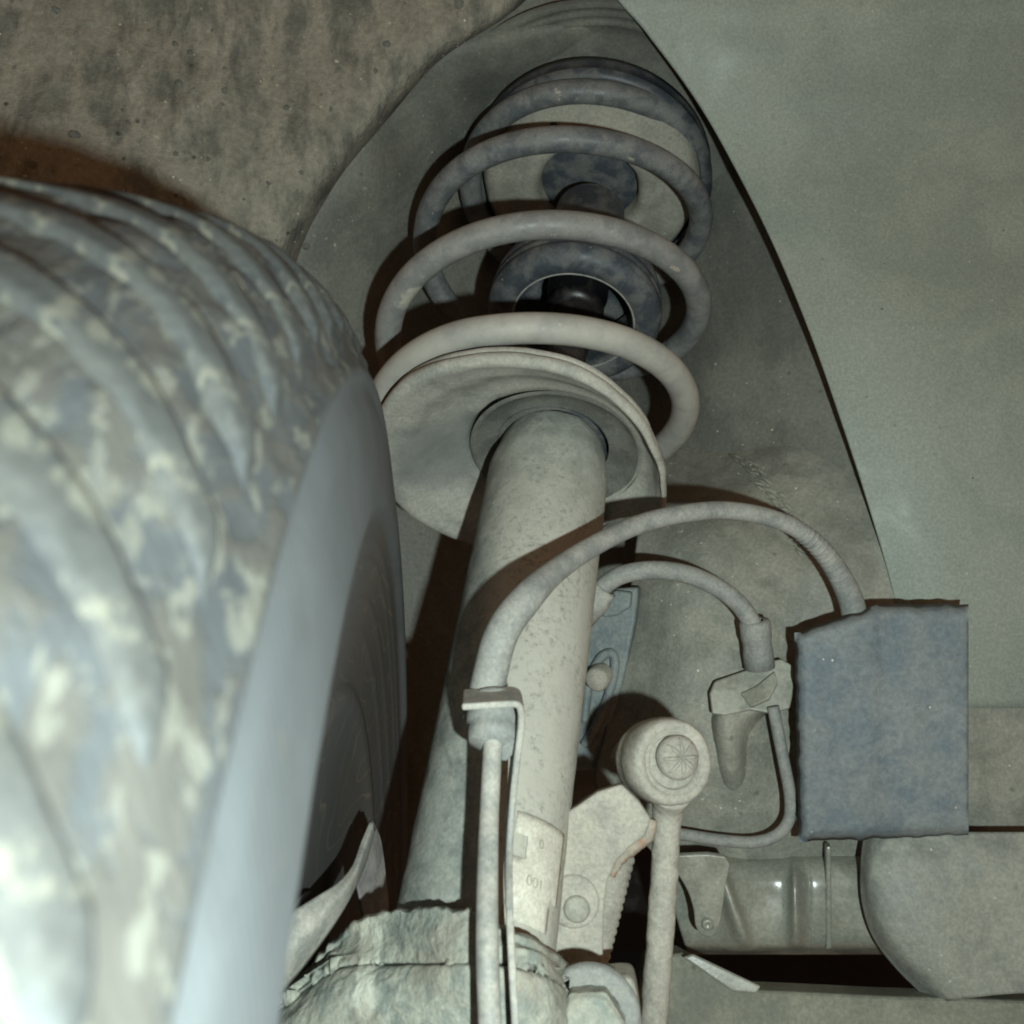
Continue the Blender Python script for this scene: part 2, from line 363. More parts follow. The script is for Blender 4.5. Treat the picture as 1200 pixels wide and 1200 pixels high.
# ---------------------------------------------------------------- the setting: wheel housing sheet metal
body = empty('wheel_housing', U(700, 300, 560), 'grimy grey sheet metal of the wheel housing behind and around the strut', 'car body')
loft('strut_tower', [
    [(350, -160, 530), (500, -150, 514), (660, -140, 512), (720, -140, 505), (850, -130, 510), (1050, -130, 510), (1300, -130, 520)],
    [(350, -30, 525), (480, -20, 510), (610, 0, 508), (700, 0, 506), (850, 10, 488), (1050, 10, 505), (1300, 10, 520)],
    [(250, 70, 525), (390, 80, 506), (500, 80, 508), (700, 60, 524), (860, 90, 530), (1050, 90, 512), (1300, 90, 525)],
    [(250, 190, 525), (400, 190, 503), (520, 190, 560), (700, 190, 655), (850, 200, 560), (1050, 190, 515), (1300, 190, 525)],
    [(250, 330, 530), (350, 330, 510), (520, 330, 575), (700, 330, 635), (850, 330, 545), (1050, 330, 498), (1300, 330, 515)],
    [(250, 460, 545), (430, 460, 550), (560, 460, 580), (700, 460, 590), (850, 460, 520), (1050, 460, 474), (1300, 460, 490)],
    [(250, 600, 550), (430, 600, 550), (560, 600, 565), (700, 600, 550), (850, 600, 505), (1050, 600, 462), (1300, 600, 480)],
    [(250, 760, 560), (430, 760, 552), (560, 760, 545), (700, 760, 530), (850, 760, 500), (1050, 760, 500), (1300, 760, 500)],
    [(250, 900, 560), (430, 900, 552), (560, 900, 545), (700, 900, 545), (850, 900, 540), (1050, 900, 540), (1300, 900, 540)],
    [(250, 1050, 560), (430, 1050, 552), (560, 1050, 560), (700, 1020, 680), (850, 1020, 720), (1050, 1020, 720), (1300, 1020, 720)],
    [(250, 1300, 560), (430, 1300, 552), (560, 1300, 560), (700, 1300, 680), (850, 1300, 720), (1050, 1300, 720), (1300, 1300, 720)],
], M['tower'], body, 110, 130, noise=0, nsize=55, solid=2, off=1)
# pressed rings round the upper seat
lathe('tower_cap', P_AX(2), D_AX, [(40, 236), (70, 235), (76, 233), (77.5, 230.5), (79, 231), (82, 230), (83.5, 227.5), (85, 228), (88, 226), (89.5, 223.5), (91, 224), (95, 221)], M['tower'], body, 120)
# muddy liner over the tyre, rear-outboard
loft('arch_liner', [
    [(-260, -160, 430), (0, -150, 455), (200, -150, 475), (500, -140, 490), (700, -140, 495), (730, -150, 530)],
    [(-260, -20, 430), (0, -10, 450), (200, 0, 468), (430, 0, 485), (596, 0, 492), (626, -6, 530)],
    [(-260, 80, 425), (0, 80, 445), (180, 80, 462), (350, 80, 478), (488, 78, 489), (520, 72, 530)],
    [(-260, 170, 420), (0, 170, 438), (150, 170, 450), (290, 170, 468), (410, 170, 484), (442, 162, 540)],
    [(-260, 230, 420), (0, 240, 435), (150, 240, 445), (270, 240, 464), (366, 235, 482), (398, 226, 545)],
    [(-260, 320, 430), (0, 320, 440), (150, 320, 450), (260, 320, 468), (326, 320, 484), (360, 320, 550)],
    [(-260, 560, 460), (0, 560, 470), (150, 560, 480), (220, 560, 500), (260, 560, 520), (300, 560, 580)],
], M['liner'], body, 190, 130, noise=3.2, nsize=38, taper=1.0, solid=2.5, off=1)
# apron below the tower, its left edge stands proud of what lies behind
loft('apron', [
    [(762, 460, 600), (850, 450, 570), (950, 440, 530), (1050, 440, 510), (1250, 440, 510)],
    [(752, 560, 515), (840, 550, 502), (930, 545, 478), (1050, 540, 472), (1250, 540, 472)],
    [(745, 640, 476), (820, 630, 458), (920, 640, 454), (1010, 640, 448), (1250, 640, 448)],
    [(728, 760, 462), (800, 750, 440), (870, 750, 433), (960, 760, 440), (1250, 760, 440)],
    [(708, 860, 455), (780, 850, 436), (860, 850, 424), (950, 860, 436), (1250, 860, 440)],
    [(700, 930, 452), (780, 930, 438), (860, 930, 430), (950, 940, 436), (1250, 950, 440)],
    [(765, 1000, 452), (820, 1000, 443), (880, 1000, 437), (960, 1010, 440), (1250, 1010, 445)],
    [(785, 1040, 455), (830, 1040, 452), (900, 1040, 450), (980, 1040, 450), (1250, 1040, 455)],
], M['apron'], body, 110, 110, noise=1.8, nsize=26, solid=1.6, off=1)
# frame rail under the apron
def rail_row(y, base, k):
    q = (y - 1000) / 100
    c1 = 838 + 34 * q; c2 = 931 + 2 * q
    return [(770 + 30 * q, y, base + 12), (c1 - 34, y, base + 6), (c1 - 16, y, base + 1), (c1, y, base - 7 * k), (c1 + 16, y, base + 1), (c2 - 15, y, base + 1),
            (c2, y, base - 6 * k), (c2 + 15, y, base + 1), (968, y, base), (1100, y, base), (1260, y, base)]
rail = loft('frame_rail', [rail_row(992, 450, .0), rail_row(1010, 434, .2), rail_row(1030, 428, .8), rail_row(1055, 426, 1), rail_row(1080, 425, 1), rail_row(1102, 426, .6),
    rail_row(1112, 430, .2), rail_row(1119, 442, 0)], M['rail'], body, 120, 60, noise=.35, nsize=24, solid=2)
plate('seam_flange', [(968, 992), (974, 992), (975, 1112), (968, 1113)], U(970, 1050, 424), cam2w(.2, 0, 1), 6, M['rail'], body, .8)
tab = plate('mounting_tab', [(780, 1010), (792, 1022), (806, 1045), (813, 1068), (815, 1085), (822, 1096), (834, 1098), (842, 1088), (846, 1070),
                       (850, 1040), (850, 1004), (780, 1004)], U(820, 1060, 408), cam2w(.1, .1, 1), 3, M['rail'], body, .8, smooth_n=36)
lathe('rivet', U(829, 1082, 408), -cam2w(.1, .1, 1), [(2.4, -1), (2.4, 1.2), (1.6, 2.0), (0.8, 1.2), (.1, 1.0)], M['rail'], tab, 20)
# black sheet added to keep the opening dark, then the lower rail
loft('cavity_dark_sheet', [
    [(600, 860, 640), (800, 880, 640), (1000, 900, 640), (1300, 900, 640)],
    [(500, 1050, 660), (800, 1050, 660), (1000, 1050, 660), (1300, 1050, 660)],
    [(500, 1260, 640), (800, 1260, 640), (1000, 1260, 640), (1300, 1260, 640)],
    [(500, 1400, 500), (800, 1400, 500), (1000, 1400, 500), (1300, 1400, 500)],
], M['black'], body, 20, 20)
plate('lower_rail', [(700, 1290), (760, 1122), (800, 1117), (838, 1138), (868, 1156), (893, 1161), (960, 1164), (1040, 1168), (1300, 1176), (1300, 1300)], U(900, 1180, 398), cam2w(0, -.25, 1), 20, M['lower'], body, 2.0)
plate('rail_lip', [(800, 1122), (812, 1118), (892, 1156), (886, 1165), (858, 1162)], U(840, 1140, 392), cam2w(.05, -.3, 1), 2.5, M['rail'], body, .8)
# fender liner on the right
fender = loft('fender_panel', [
    [(650, -160, 478), (800, -160, 476), (1000, -160, 476), (1300, -160, 481)],
    [(712, -20, 478), (850, -20, 474), (1050, -20, 476), (1300, -20, 480)],
    [(757, 38, 484), (880, 40, 478), (1050, 40, 480), (1300, 40, 486)],
    [(812, 112, 490), (920, 110, 482), (1080, 110, 484), (1300, 110, 490)],
    [(858, 190, 492), (960, 190, 482), (1100, 190, 484), (1300, 190, 492)],
    [(908, 290, 481), (1000, 290, 470), (1120, 290, 472), (1300, 290, 482)],
    [(950, 392, 464), (1030, 390, 454), (1140, 390, 456), (1300, 390, 466)],
    [(988, 500, 450), (1060, 500, 442), (1150, 500, 444), (1300, 500, 454)],
    [(1020, 600, 444), (1080, 600, 438), (1160, 600, 440), (1300, 600, 448)],
    [(1048, 700, 442), (1100, 700, 436), (1170, 700, 438), (1300, 700, 444)],
    [(1075, 830, 440), (1120, 830, 436), (1180, 830, 438), (1300, 830, 442)],
], M['panel'], None, 90, 110, noise=1.2, nsize=70, solid=2.2, off=1)
tag(fender, 'smooth grey-green curved panel with a clean edge along the right side', 'fender panel')

# puckered sealer on the drawn corner of the sheet metal
bpy.context.view_layer.update()
def on_surface(px, py, lift=0):
    r = U(px, py, 100).normalized()
    ok, loc, *_ = S.ray_cast(bpy.context.evaluated_depsgraph_get(), Vector((0, 0, 0)), r)
    return loc / MM - r * lift if ok else U(px, py, 460)
for i in range(40):
    f = i / 39; x = 868 + 66 * min(1, f * 1.5) + random.uniform(-9, 9); y = 538 + 110 * f + random.uniform(-3, 3)
    L_ = random.uniform(6, 13); a = random.uniform(.3, .9)
    pts = [on_surface(x - L_ * math.cos(a), y - L_ * math.sin(a), 0.0), on_surface(x, y - 1, .5), on_surface(x + L_ * math.cos(a), y + L_ * math.sin(a) * .6, 0.0)]
    sweep('sealer_wrinkle', pts, [.2, .85, .2], M['apron'], body, n=8, per=4)

# grit and small dried splashes stuck to the sheet metal
def grit(n, box, r0, r1, mat, par, seed):
    random.seed(seed); V = []; F = []
    for _ in range(n):
        c = on_surface(random.uniform(box[0], box[2]), random.uniform(box[1], box[3])); r = random.uniform(r0, r1) * random.choice((.6, .8, 1, 1.4))
        k = len(V); nn_ = 7
        inw = -c.normalized(); _, a, b = frame(inw)
        st = random.uniform(.6, 1.6)
        for (q, h) in ((1.0, -.2), (.75, .35)):
            for m in range(nn_):
                an = 2 * math.pi * m / nn_ ; w = r * q * random.uniform(.7, 1.2)
                V.append(c + a * math.cos(an) * w * st + b * math.sin(an) * w + inw * r * h)
        F += [(k + m, k + (m + 1) % nn_, k + nn_ + (m + 1) % nn_, k + nn_ + m) for m in range(nn_)] + [tuple(k + nn_ + m for m in range(nn_))]
    o = build('grit', V, F, mat, par); o['kind'] = 'stuff'; return o
grit(520, (-60, -20, 560, 300), .25, .75, M['liner'], body, 5)
grit(46, (-60, -20, 540, 290), .8, 1.9, M['shadegrit'], body, 21)
grit(26, (-60, -20, 540, 290), .9, 1.9, M['liner'], body, 22)
grit(90, (-60, -20, 560, 300), .3, .8, M['grit'], body, 6)
grit(40, (760, 10, 1190, 560), .2, .5, M['shadegrit'], fender, 31)
grit(50, (860, 10, 1190, 560), .2, .5, M['grit'], fender, 32)
grit(160, (760, 420, 930, 960), .2, .5, M['grit'], body, 7)

# ---------------------------------------------------------------- tyre
YAW, CAMB, R0, W0, NS = .062, -.028, 309.34, 83.9, 3.51
TC = Vector((-120.8, 342.9, -39.9))
tyre = empty('tyre', TC, 'mud-caked tyre filling the left side, close to the camera', 'tyre', (0, CAMB, YAW))
HH = R0 * .19
PROF = [(0, 309.3), (20, 309.2), (38, 308.3), (52, 306), (62, 302.6), (69, 298), (74, 292.6), (77.6, 287), (79.4, 283.0), (80.8, 279.4), (81.7, 277.0), (81.8, 275.8),
        (81.0, 274.8), (81.4, 272), (83.0, 267), (84.4, 257), (85.0, 250), (84.9, 246.5), (83.9, 244.6), (82.4, 243), (81.6, 238), (79.6, 228), (77, 216), (74.5, 206), (73, 200)]
_c = cr([(x, r) for x, r in PROF], 600)
_L = np.concatenate([[0], np.cumsum(np.hypot(*np.diff(_c, axis=0).T))])
def sect(s):                                           # s in millimetres along the section from the crown, sign = side
    a = abs(s); x = float(np.interp(a, _L, _c[:, 0])); r = float(np.interp(a, _L, _c[:, 1]))
    return math.copysign(x, s), r
S_CREASE = float(np.interp(-277.2, -_c[:, 1], _L)); S_END = float(_L[-1])
def local_mesh(name, V, F, mat, parent, smooth=True, **k):
    me = bpy.data.meshes.new(name); me.from_pydata([Vector(v) * MM for v in V], [], F); me.update()
    bm = bmesh.new(); bm.from_mesh(me); bmesh.ops.recalc_face_normals(bm, faces=bm.faces); bm.to_mesh(me); bm.free()
    for p in me.polygons: p.use_smooth = smooth
    me.materials.append(mat); o = bpy.data.objects.new(name, me); S.collection.objects.link(o); o.parent = parent
    return o
nth, nse = 720, 190
V = []; F = []
for i in range(nth):
    th = 2 * math.pi * i / nth
    for j in range(nse):
        s = -60 + (S_END + 60) * j / (nse - 13); s = min(s, S_END); x, r = sect(s)
        tread = max(0, min(1, (r - 277.5) / 4)) if s > -55 else 1
        n = mn.fractal(Vector((x, r * math.sin(th), r * math.cos(th))) / 9, .8, 2, 4)
        sl = math.sqrt(max(0, 1 - ((x / 84) ** 6)))
        dr = -tread * (1.3 - 1.0 * n)
        r += dr; x += dr * .35 * (1 if x > 60 else 0)
        if 205 < r < 241 and x > 0:                   # moulded rings on the lower wall
            for rc in (236, 231, 221, 212): x += .8 * math.exp(-((r - rc) / .9) ** 2)
        if j > nse - 13:                                # bead and rim flange
            q = j - (nse - 12); x -= [0, -1, -1, 0, 1, 3, 6, 8, 10, 12, 14, 16][q]; r -= [2, 3, 6, 9, 10, 16, 24, 34, 44, 54, 64, 76][q]
        V.append((x, r * math.sin(th), r * math.cos(th)))
for i in range(nth):
    for j in range(nse - 1):
        F.append((i * nse + j, ((i + 1) % nth) * nse + j, ((i + 1) % nth) * nse + j + 1, i * nse + j + 1))
local_mesh('carcass', V, F, M['tyre'], tyre)
# rim inside the tyre
V = []; F = []; prof = [(62, 140), (50, 120), (40, 90), (30, 60), (30, 5)]
for i in range(96):
    th = 2 * math.pi * i / 96
    for (x, r) in prof: V.append((x, r * math.sin(th), r * math.cos(th)))
for i in range(96):
    for j in range(len(prof) - 1):
        k = len(prof); F.append((i * k + j, ((i + 1) % 96) * k + j, ((i + 1) % 96) * k + j + 1, i * k + j + 1))
local_mesh('rim', V, F, M['black'], tyre)
# tread blocks: curved bars running from the middle out over the shoulder
def lug(sa, sb, th0, sweep_mm, wid, hgt):
    V = []; F = []; n = 16; m = 7
    for i in range(n + 1):
        f = i / n; s = sa + (sb - sa) * f; x, r = sect(s)
        x2, r2 = sect(s + .5); tx, tr = x2 - x, r2 - r; L = math.hypot(tx, tr); nx, nr = -tr / L, tx / L
        if nr < 0: nx, nr = -nx, -nr
        th = th0 - (sweep_mm * f ** 1.6) / R0
        fade = 1 - max(0, (f - .86) / .14) ** 2
        for j in range(m + 1):
            g = j / m * 2 - 1; w = wid * .5 * g
            hh = -5 + (hgt + 5) * (1 - .12 * abs(g) ** 3) * (fade if i < n else .0) if j not in (0, m) else -5
            hh = min(hh, hgt) + (.35 * mn.noise(Vector((i * .7, j * .9, sweep_mm))) if j not in (0, m) else 0)
            t = th + w / R0
            V.append(((x + nx * hh), (r + nr * hh) * math.sin(t), (r + nr * hh) * math.cos(t)))
    for i in range(n):
        for j in range(m):
            a = i * (m + 1) + j; F.append((a, a + 1, a + m + 2, a + m + 1))
    return V, F
Vs, Fs = lug(26, S_CREASE - 1.5, 0, 42, 12, .35); Vb, Fb = lug(-58, -4, 0, -30, 13, .5); Vr, Fr = lug(-2, 23, 0, 6, 17, .5)
first = None
NL = 84
for k in range(NL):
    a = 2 * math.pi * k / NL
    if k == 0:
        b1 = local_mesh('tread_block', Vs, Fs, M['tlug'], tyre); b2 = local_mesh('tread_block', Vb, Fb, M['tlug'], tyre)
        b3 = local_mesh('tread_block', Vr, Fr, M['tlug'], tyre)
    else:
        for b in (b1, b2, b3):
            c = b.copy(); S.collection.objects.link(c); c.parent = tyre; c.rotation_euler = (-a, 0, 0)

# ---------------------------------------------------------------- strut
strut = empty('strut', A(-170), 'upright dusty strut tube with wide spring seat in the centre of the well', 'strut')
tprof = [(25.2, -215), (25.2, -172), (25, -168)] + [(25, -168 + k * 6) for k in range(1, 29)] + [(24.6, 3), (23.4, 9), (22, 16), (20, 20)]
lathe('tube', A(0), D, tprof, M['tube'], strut, 96, lump=.25, lsize=7)
# spring seat, its outline read in the seat's own plane
outline = [(470, 452), (520, 428), (600, 420), (680, 437), (730, 472), (765, 522), (778, 568), (776, 603), (712, 615), (640, 640),
           (545, 634), (478, 600), (446, 560), (442, 500)]
pol = []
for x, y in outline:
    q = onplane(x, y, P1, D) - P1; pol.append((math.atan2(q.dot(UN), q.dot(VN)), q.length))
pol.sort(); PA = np.array([p[0] for p in pol]); PR = np.array([p[1] for p in pol])
def seat_r(a):
    return float(np.interp(a, PA, PR, period=2 * math.pi))
ax_, fu, fw = frame(D)
def seat_rf(a, r):
    d = fu * math.cos(a) + fw * math.sin(a); aa = math.atan2(d.dot(UN), d.dot(VN))
    k = sum(seat_r(aa + e) for e in (-.06, -.03, 0, .03, .06)) / 5
    f = max(0, min(1, (r - 36) / 30)); return r * (1 - f) + (k * r / 68) * f
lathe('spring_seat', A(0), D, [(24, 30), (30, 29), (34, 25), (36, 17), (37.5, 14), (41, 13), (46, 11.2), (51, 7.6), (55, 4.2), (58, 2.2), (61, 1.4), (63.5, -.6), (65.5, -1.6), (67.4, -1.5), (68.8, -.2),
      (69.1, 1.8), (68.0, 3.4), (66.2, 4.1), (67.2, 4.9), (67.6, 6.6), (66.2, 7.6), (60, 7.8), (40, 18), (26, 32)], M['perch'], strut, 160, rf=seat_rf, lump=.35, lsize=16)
lathe('neck_shade_ring', A(0) + UN * 2.0, D, [(22, 19), (28, 18.5), (32, 17), (34.6, 15), (36, 13.5), (37.4, 14.2)], M['shadegrit'], strut, 80)  # added ring, its dark colour stands for soft shade round the tube
lathe('piston_rod', A(10), D, [(9.3, 0), (9.3, 185)], M['chrome'], strut, 40)
lathe('gland_nut', A(20), D, [(24, -2), (24, 6), (20, 8), (9, 8)], M['rubber'], strut, 40)
# dust boot: cup open downwards, rolled lip
boot = lathe('dust_boot', A(0), D, [(30, 128), (29.5, 112), (28.5, 103), (28, 100), (29.5, 97.8), (33, 97), (37, 97.6), (40, 100), (41.5, 103), (41.8, 105), (40.4, 106.2),
      (41.6, 107.6), (41.8, 110), (40.2, 111.4), (41.4, 113), (41.2, 116), (39, 124), (36, 134), (32, 142), (24, 150), (20, 162), (18, 186)],
      M['rubber'], strut, 96)
for t_, r_ in ((98.2, 29.2),):
    sweep('lip_bead', [ring(t_, r_, math.radians(a)) for a in range(0, 361, 12)], .6, M['hose'], boot, n=8, per=3)
lathe('bump_stop', A(0), D, [(9.5, 104), (13, 105), (14, 109), (12, 113), (15, 118), (15, 130), (10, 134)], M['black'], strut, 40)
# upper seat and bearing
top = lathe('upper_seat', A(15) - UN * 3, D, [(27, 205), (27, 192), (28.5, 188), (31, 186.5), (35, 187), (38, 189), (50, 190.5), (55, 192), (58, 196), (60, 203), (60.5, 206), (58, 209)], M['seatmetal'], strut, 96, lump=.5, lsize=10)
lathe('bearing_cup', A(15) - UN * 3, D, [(.1, 199), (20, 198), (26, 200), (30, 206)], M['rubber'], strut, 48)
lathe('spring_isolator', A(8) - UN * 3, D, [(60, 203), (66, 203.5), (64, 205), (65, 212), (65, 216), (58, 218)], M['rubber'], strut, 96)
lathe('hole', ring(204.4, 44, math.radians(-38)), -D, [(2.2, -2), (2.2, 1.6), (1.0, 1.7), (.05, 1.7)], M['black'], top, 16)

# coil spring: nearest points of the turns at t=9, 73, 140, 197
spring = None
ks = [(-.22, 12.5, 64, 68, -8), (-.1, 17, 63, 68, -9), (0, 22, 62, 67, -10), (.25, 46, 62, 64.5, -9.5), (.5, 60, 64, 68, -10), (.75, 67, 63, 71, -12), (1, 87, 62, 71, -12),
      (1.25, 114, 62, 71, -12), (1.5, 132, 62, 71, -12), (1.75, 145, 62, 70, -11), (2, 154, 61, 69, -10.5), (2.25, 184, 60, 68, -10), (2.5, 198, 59, 65, -8),
      (2.75, 206, 57, 62, -6), (3, 207, 56, 60.5, -4.5), (3.25, 226, 56, 59, -3.5), (3.5, 230, 56, 59, -3), (3.75, 230, 56, 59, -3)]
KQ = cr(ks, 330)
spring_pts = [A(t) + VN * math.cos(2 * math.pi * tu) * rn + UN * (math.sin(2 * math.pi * tu) * rs + du) for tu, t, rn, rs, du in KQ]
spring = sweep('coil_spring', spring_pts, 6.1, M['coil'], None, n=24, per=1, base=A(0))
tag(spring, 'thick coil spring above the seat, dusty below and dark blue-grey above', 'coil spring')

# sticker low on the tube
labV = []; labF = []
a0, a1 = .24, 1.08
def tub(t, a, r=25.45): return ring(t, r, a)
nn = 14
for i in range(nn + 1):
    for j in range(nn + 1):
        a = a0 + (a1 - a0) * i / nn; t = -185 + 32 * j / nn
        labV.append(tub(t, a))
keep = lambda i, j: not (i < 3 and 8 <= j <= 10) and not (i > 10 and j < 4)
labF = [(i * (nn + 1) + j, (i + 1) * (nn + 1) + j, (i + 1) * (nn + 1) + j + 1, i * (nn + 1) + j + 1) for i in range(nn) for j in range(nn) if keep(i, j)]
lab = build('sticker', labV, labF, M['label'], strut, solid=.15, off=1)
def tube_text(s, t, a_c, size):
    cu = bpy.data.curves.new('tmp', 'FONT'); cu.body = s; cu.size = size; cu.extrude = .0; cu.align_x = 'CENTER'
    ob = bpy.data.objects.new('tmp', cu); S.collection.objects.link(ob)
    dg = bpy.context.evaluated_depsgraph_get(); me = ob.evaluated_get(dg).to_mesh()
    V = [tub(t + v.co.y, a_c + v.co.x / 25.45, 25.75) for v in me.vertices]; F = [tuple(p.vertices) for p in me.polygons]
    ob.evaluated_get(dg).to_mesh_clear(); bpy.data.objects.remove(ob)
    build('printed_digits', V, F, M['ink'], lab, smooth=False)
tube_text('001', -174, .60, 4.6)
tube_text('0', -162, .62, 4.2)

# arm welded to the strut that carries the link joint
pl = U(700, 1040, 322); pn = cam2w(.1, -.15, 1)
arm = plate('bracket_arm', [(640, 965), (676, 945), (700, 928), (728, 919), (748, 938), (763, 960), (756, 980), (738, 993), (722, 1010), (712, 1032), (708, 1060),
                      (707, 1095), (706, 1140), (640, 1150)], pl, pn, 7, M['link'], strut, 1.0)
sweep('rusty_edge', [onplane(x, y, pl, pn) + cam2w(1, -1, 5) for x, y in ((763, 962), (757, 980), (739, 995), (724, 1011), (716, 1030))], [1.6, 2.4, 2.6, 1.8, 1.0], M['rusty'], arm, n=10, rough=.9)
lathe('stud', onplane(676, 1064, pl, pn), -pn, [(4.6, -1), (4.6, .6), (4.0, 2.2), (3.4, 2.8), (.1, 3.0)], M['seatmetal'], arm, 28)
lathe('boss', onplane(672, 1056, pl, pn), -pn, [(8.5, -1), (8.2, .9), (7.4, 1.4), (.1, 1.4)], M['link'], arm, 32)

# ---------------------------------------------------------------- hoses, pipes and their brackets
hp = [(562, 845, 300), (572, 800, 300), (588, 742, 302), (618, 700, 310), (652, 668, 325), (700, 637, 345), (750, 614, 362), (800, 602, 374), (850, 598, 384), (900, 606, 393), (940, 624, 400), (972, 656, 407), (996, 700, 412), (1004, 740, 414)]
hose = sweep('brake_hose', [U(x, y, d) for x, y, d in hp], [5.3, 5.3, 5.2, 5.0, 4.0, 3.6, 3.5, 3.5, 3.5, 3.5, 3.6, 4.3, 5.0, 5.2], M['hose'], None, n=22, per=10)
tag(hose, 'long grey hose arching from the strut bracket to the blue-grey block', 'hose')
def ribs(pts, r, n, par, mat, hgt=.5):
    C = cr([tuple(p) for p in pts], n * 2 + 1)
    for k in range(n):
        a, b = Vector(C[2 * k]), Vector(C[2 * k + 2]); ax = (b - a).normalized(); w = (b - a).length
        rr = r[0] + (r[1] - r[0]) * k / max(1, n - 1)
        lathe('rib', a, ax, [(rr - .8, w * .12), (rr + hgt, w * .3), (rr + hgt, w * .62), (rr - .8, w * .82)], mat, par, 24)
HC = cr([tuple(U(*p)) for p in hp], 521)
ribs([HC[int(k)] for k in np.linspace(398, 466, 8)], (3.7, 4.6), 12, hose, M['hose'], .12)

h2 = [(690, 705, 425), (704, 690, 422), (728, 674, 420), (765, 668, 418), (805, 673, 416), (840, 688, 415), (866, 708, 415), (882, 732, 416), (887, 750, 418)]
hose2 = sweep('brake_hose', [U(x, y, d) for x, y, d in h2], [4.2] + [3.9] * 8, M['hose'], None, n=22, per=10)
tag(hose2, 'short grey hose bending down into a metal ferrule on the apron', 'hose')
fd = (U(892, 790, 420) - U(885, 728, 416))
lathe('ferrule', U(884, 727, 416), fd, [(3.6, 0), (6.0, .2), (6.4, 1.2), (6.4, 7), (5.9, 9.5), (6.0, 12), (6.3, 14.5), (6.3, 20.5), (3, 20.6)], M['hose'], hose2, 32)
lathe('end_fitting', U(690, 712, 424), U(714, 685, 420) - U(690, 712, 424), [(4, -6), (6.4, -5), (6.4, 6), (5.4, 8), (5.4, 11), (3.6, 11.4)], M['pipe'], hose2, 24)

# bracket under the ferrule
hb = U(880, 805, 420); hn = cam2w(0, -.35, 1)
hbk = plate('hose_bracket', [(832, 812), (838, 798), (860, 790), (884, 782), (900, 775), (916, 772), (930, 780), (931, 806), (926, 830), (905, 836), (880, 832), (850, 838), (835, 836)],
            hb, hn, 3, M['rail'], body, .8)
plate('flange', [(868, 812), (886, 804), (908, 786), (911, 800), (902, 818), (880, 828)], onplane(880, 810, hb, hn) - cam2w(0, 0, 3), cam2w(.3, -.8, 1), 2, M['rail'], hbk, .5)
loft('stiffening_bulge', [[(828, 822, 440), (846, 830, 420), (872, 832, 419), (892, 834, 422), (905, 834, 440)], [(822, 850, 442), (842, 852, 419), (864, 852, 417), (886, 850, 428), (900, 850, 442)],
     [(826, 890, 444), (846, 896, 424), (866, 896, 423), (884, 900, 436), (900, 900, 444)], [(830, 950, 446), (856, 950, 436), (872, 950, 436), (888, 950, 440), (904, 950, 446)]], M['apron'], hbk, 30, 30, noise=1.2, nsize=14, solid=1.2)
bp = [(906, 828, 415), (912, 860, 415), (920, 900, 415), (926, 935, 416), (924, 962, 417), (908, 980, 418), (880, 987, 419), (840, 984, 421), (800, 978, 423), (760, 974, 430), (720, 972, 440)]
bpipe = sweep('brake_pipe', [U(x, y, d) for x, y, d in bp], 2.5, M['hose'], None, n=16, per=8)
tag(bpipe, 'thin grey metal pipe bent round below the hose bracket', 'brake pipe')

# sensor cable standing in front of the strut, with its bracket and grommet
cp = [(577, 1290, 242), (574, 1200, 247), (571, 1120, 253), (571, 1040, 264), (573, 960, 277), (576, 900, 284), (578, 862, 288)]
cable = sweep('brake_pipe', [U(x, y, d) for x, y, d in cp], [2.95, 2.95, 2.95, 2.9, 2.75, 2.75, 2.8], M['pipe'], None, n=20, per=10)
tag(cable, 'straight vertical grey pipe rising into the grommet in front of the strut', 'brake pipe')
bk = empty('pipe_bracket', U(605, 1000, 290), 'thin folded steel bracket holding grommet and pipe in front of the strut', 'bracket')
top_pts = [(538, 823), (610, 820)]
def strip(name, path, wvec, th, mat, par, bev=.4):
    """folded strip: path of points, width vector, thickness"""
    V = []; n = len(path)
    for i, p in enumerate(path):
        t = (path[min(i + 1, n - 1)] - path[max(i - 1, 0)]).normalized(); q = t.cross(wvec).normalized() * th / 2
        V += [p - q, p + q, p + q + wvec, p - q + wvec]
    F = []
    for i in range(n - 1):
        for a in range(4): F.append((i * 4 + a, i * 4 + (a + 1) % 4, i * 4 + 4 + (a + 1) % 4, i * 4 + 4 + a))
    F += [(0, 1, 2, 3), tuple((n - 1) * 4 + a for a in range(4))]
    return build(name, V, F, mat, par, smooth=False, bevel=bev)
path = [U(541, 829, 279), U(560, 828, 279), U(590, 826, 279), (U(604, 826, 279)), U(610, 832, 280), U(611, 850, 282), U(605, 900, 283), U(600, 950, 282), U(597, 1000, 278),
        U(597, 1060, 264), U(600, 1130, 254), U(605, 1220, 249), U(609, 1290, 247)]
C = cr([tuple(p) for p in path], 60); path = [Vector(c) for c in C]
strip('folded_strip', path, cam2w(-.5, 1.2, 17), 2.0, M['pipe'], bk, .7)
gax = (U(582, 780, 303) - U(578, 862, 288))
lathe('grommet', U(577, 880, 287), gax, [(3, 1), (6.8, 2.5), (7.6, 6), (7.2, 6.8), (7.9, 8.0), (8.6, 13), (7.4, 13.6), (7.9, 14.6), (7.8, 16), (6.6, 17)], M['hose'], bk, 40)
plate('clip_tongue', [(583, 872), (604, 866), (600, 885), (594, 892), (590, 892), (584, 890)], U(590, 880, 287), cam2w(.2, 0, 1), 2, M['hose'], bk, .5)

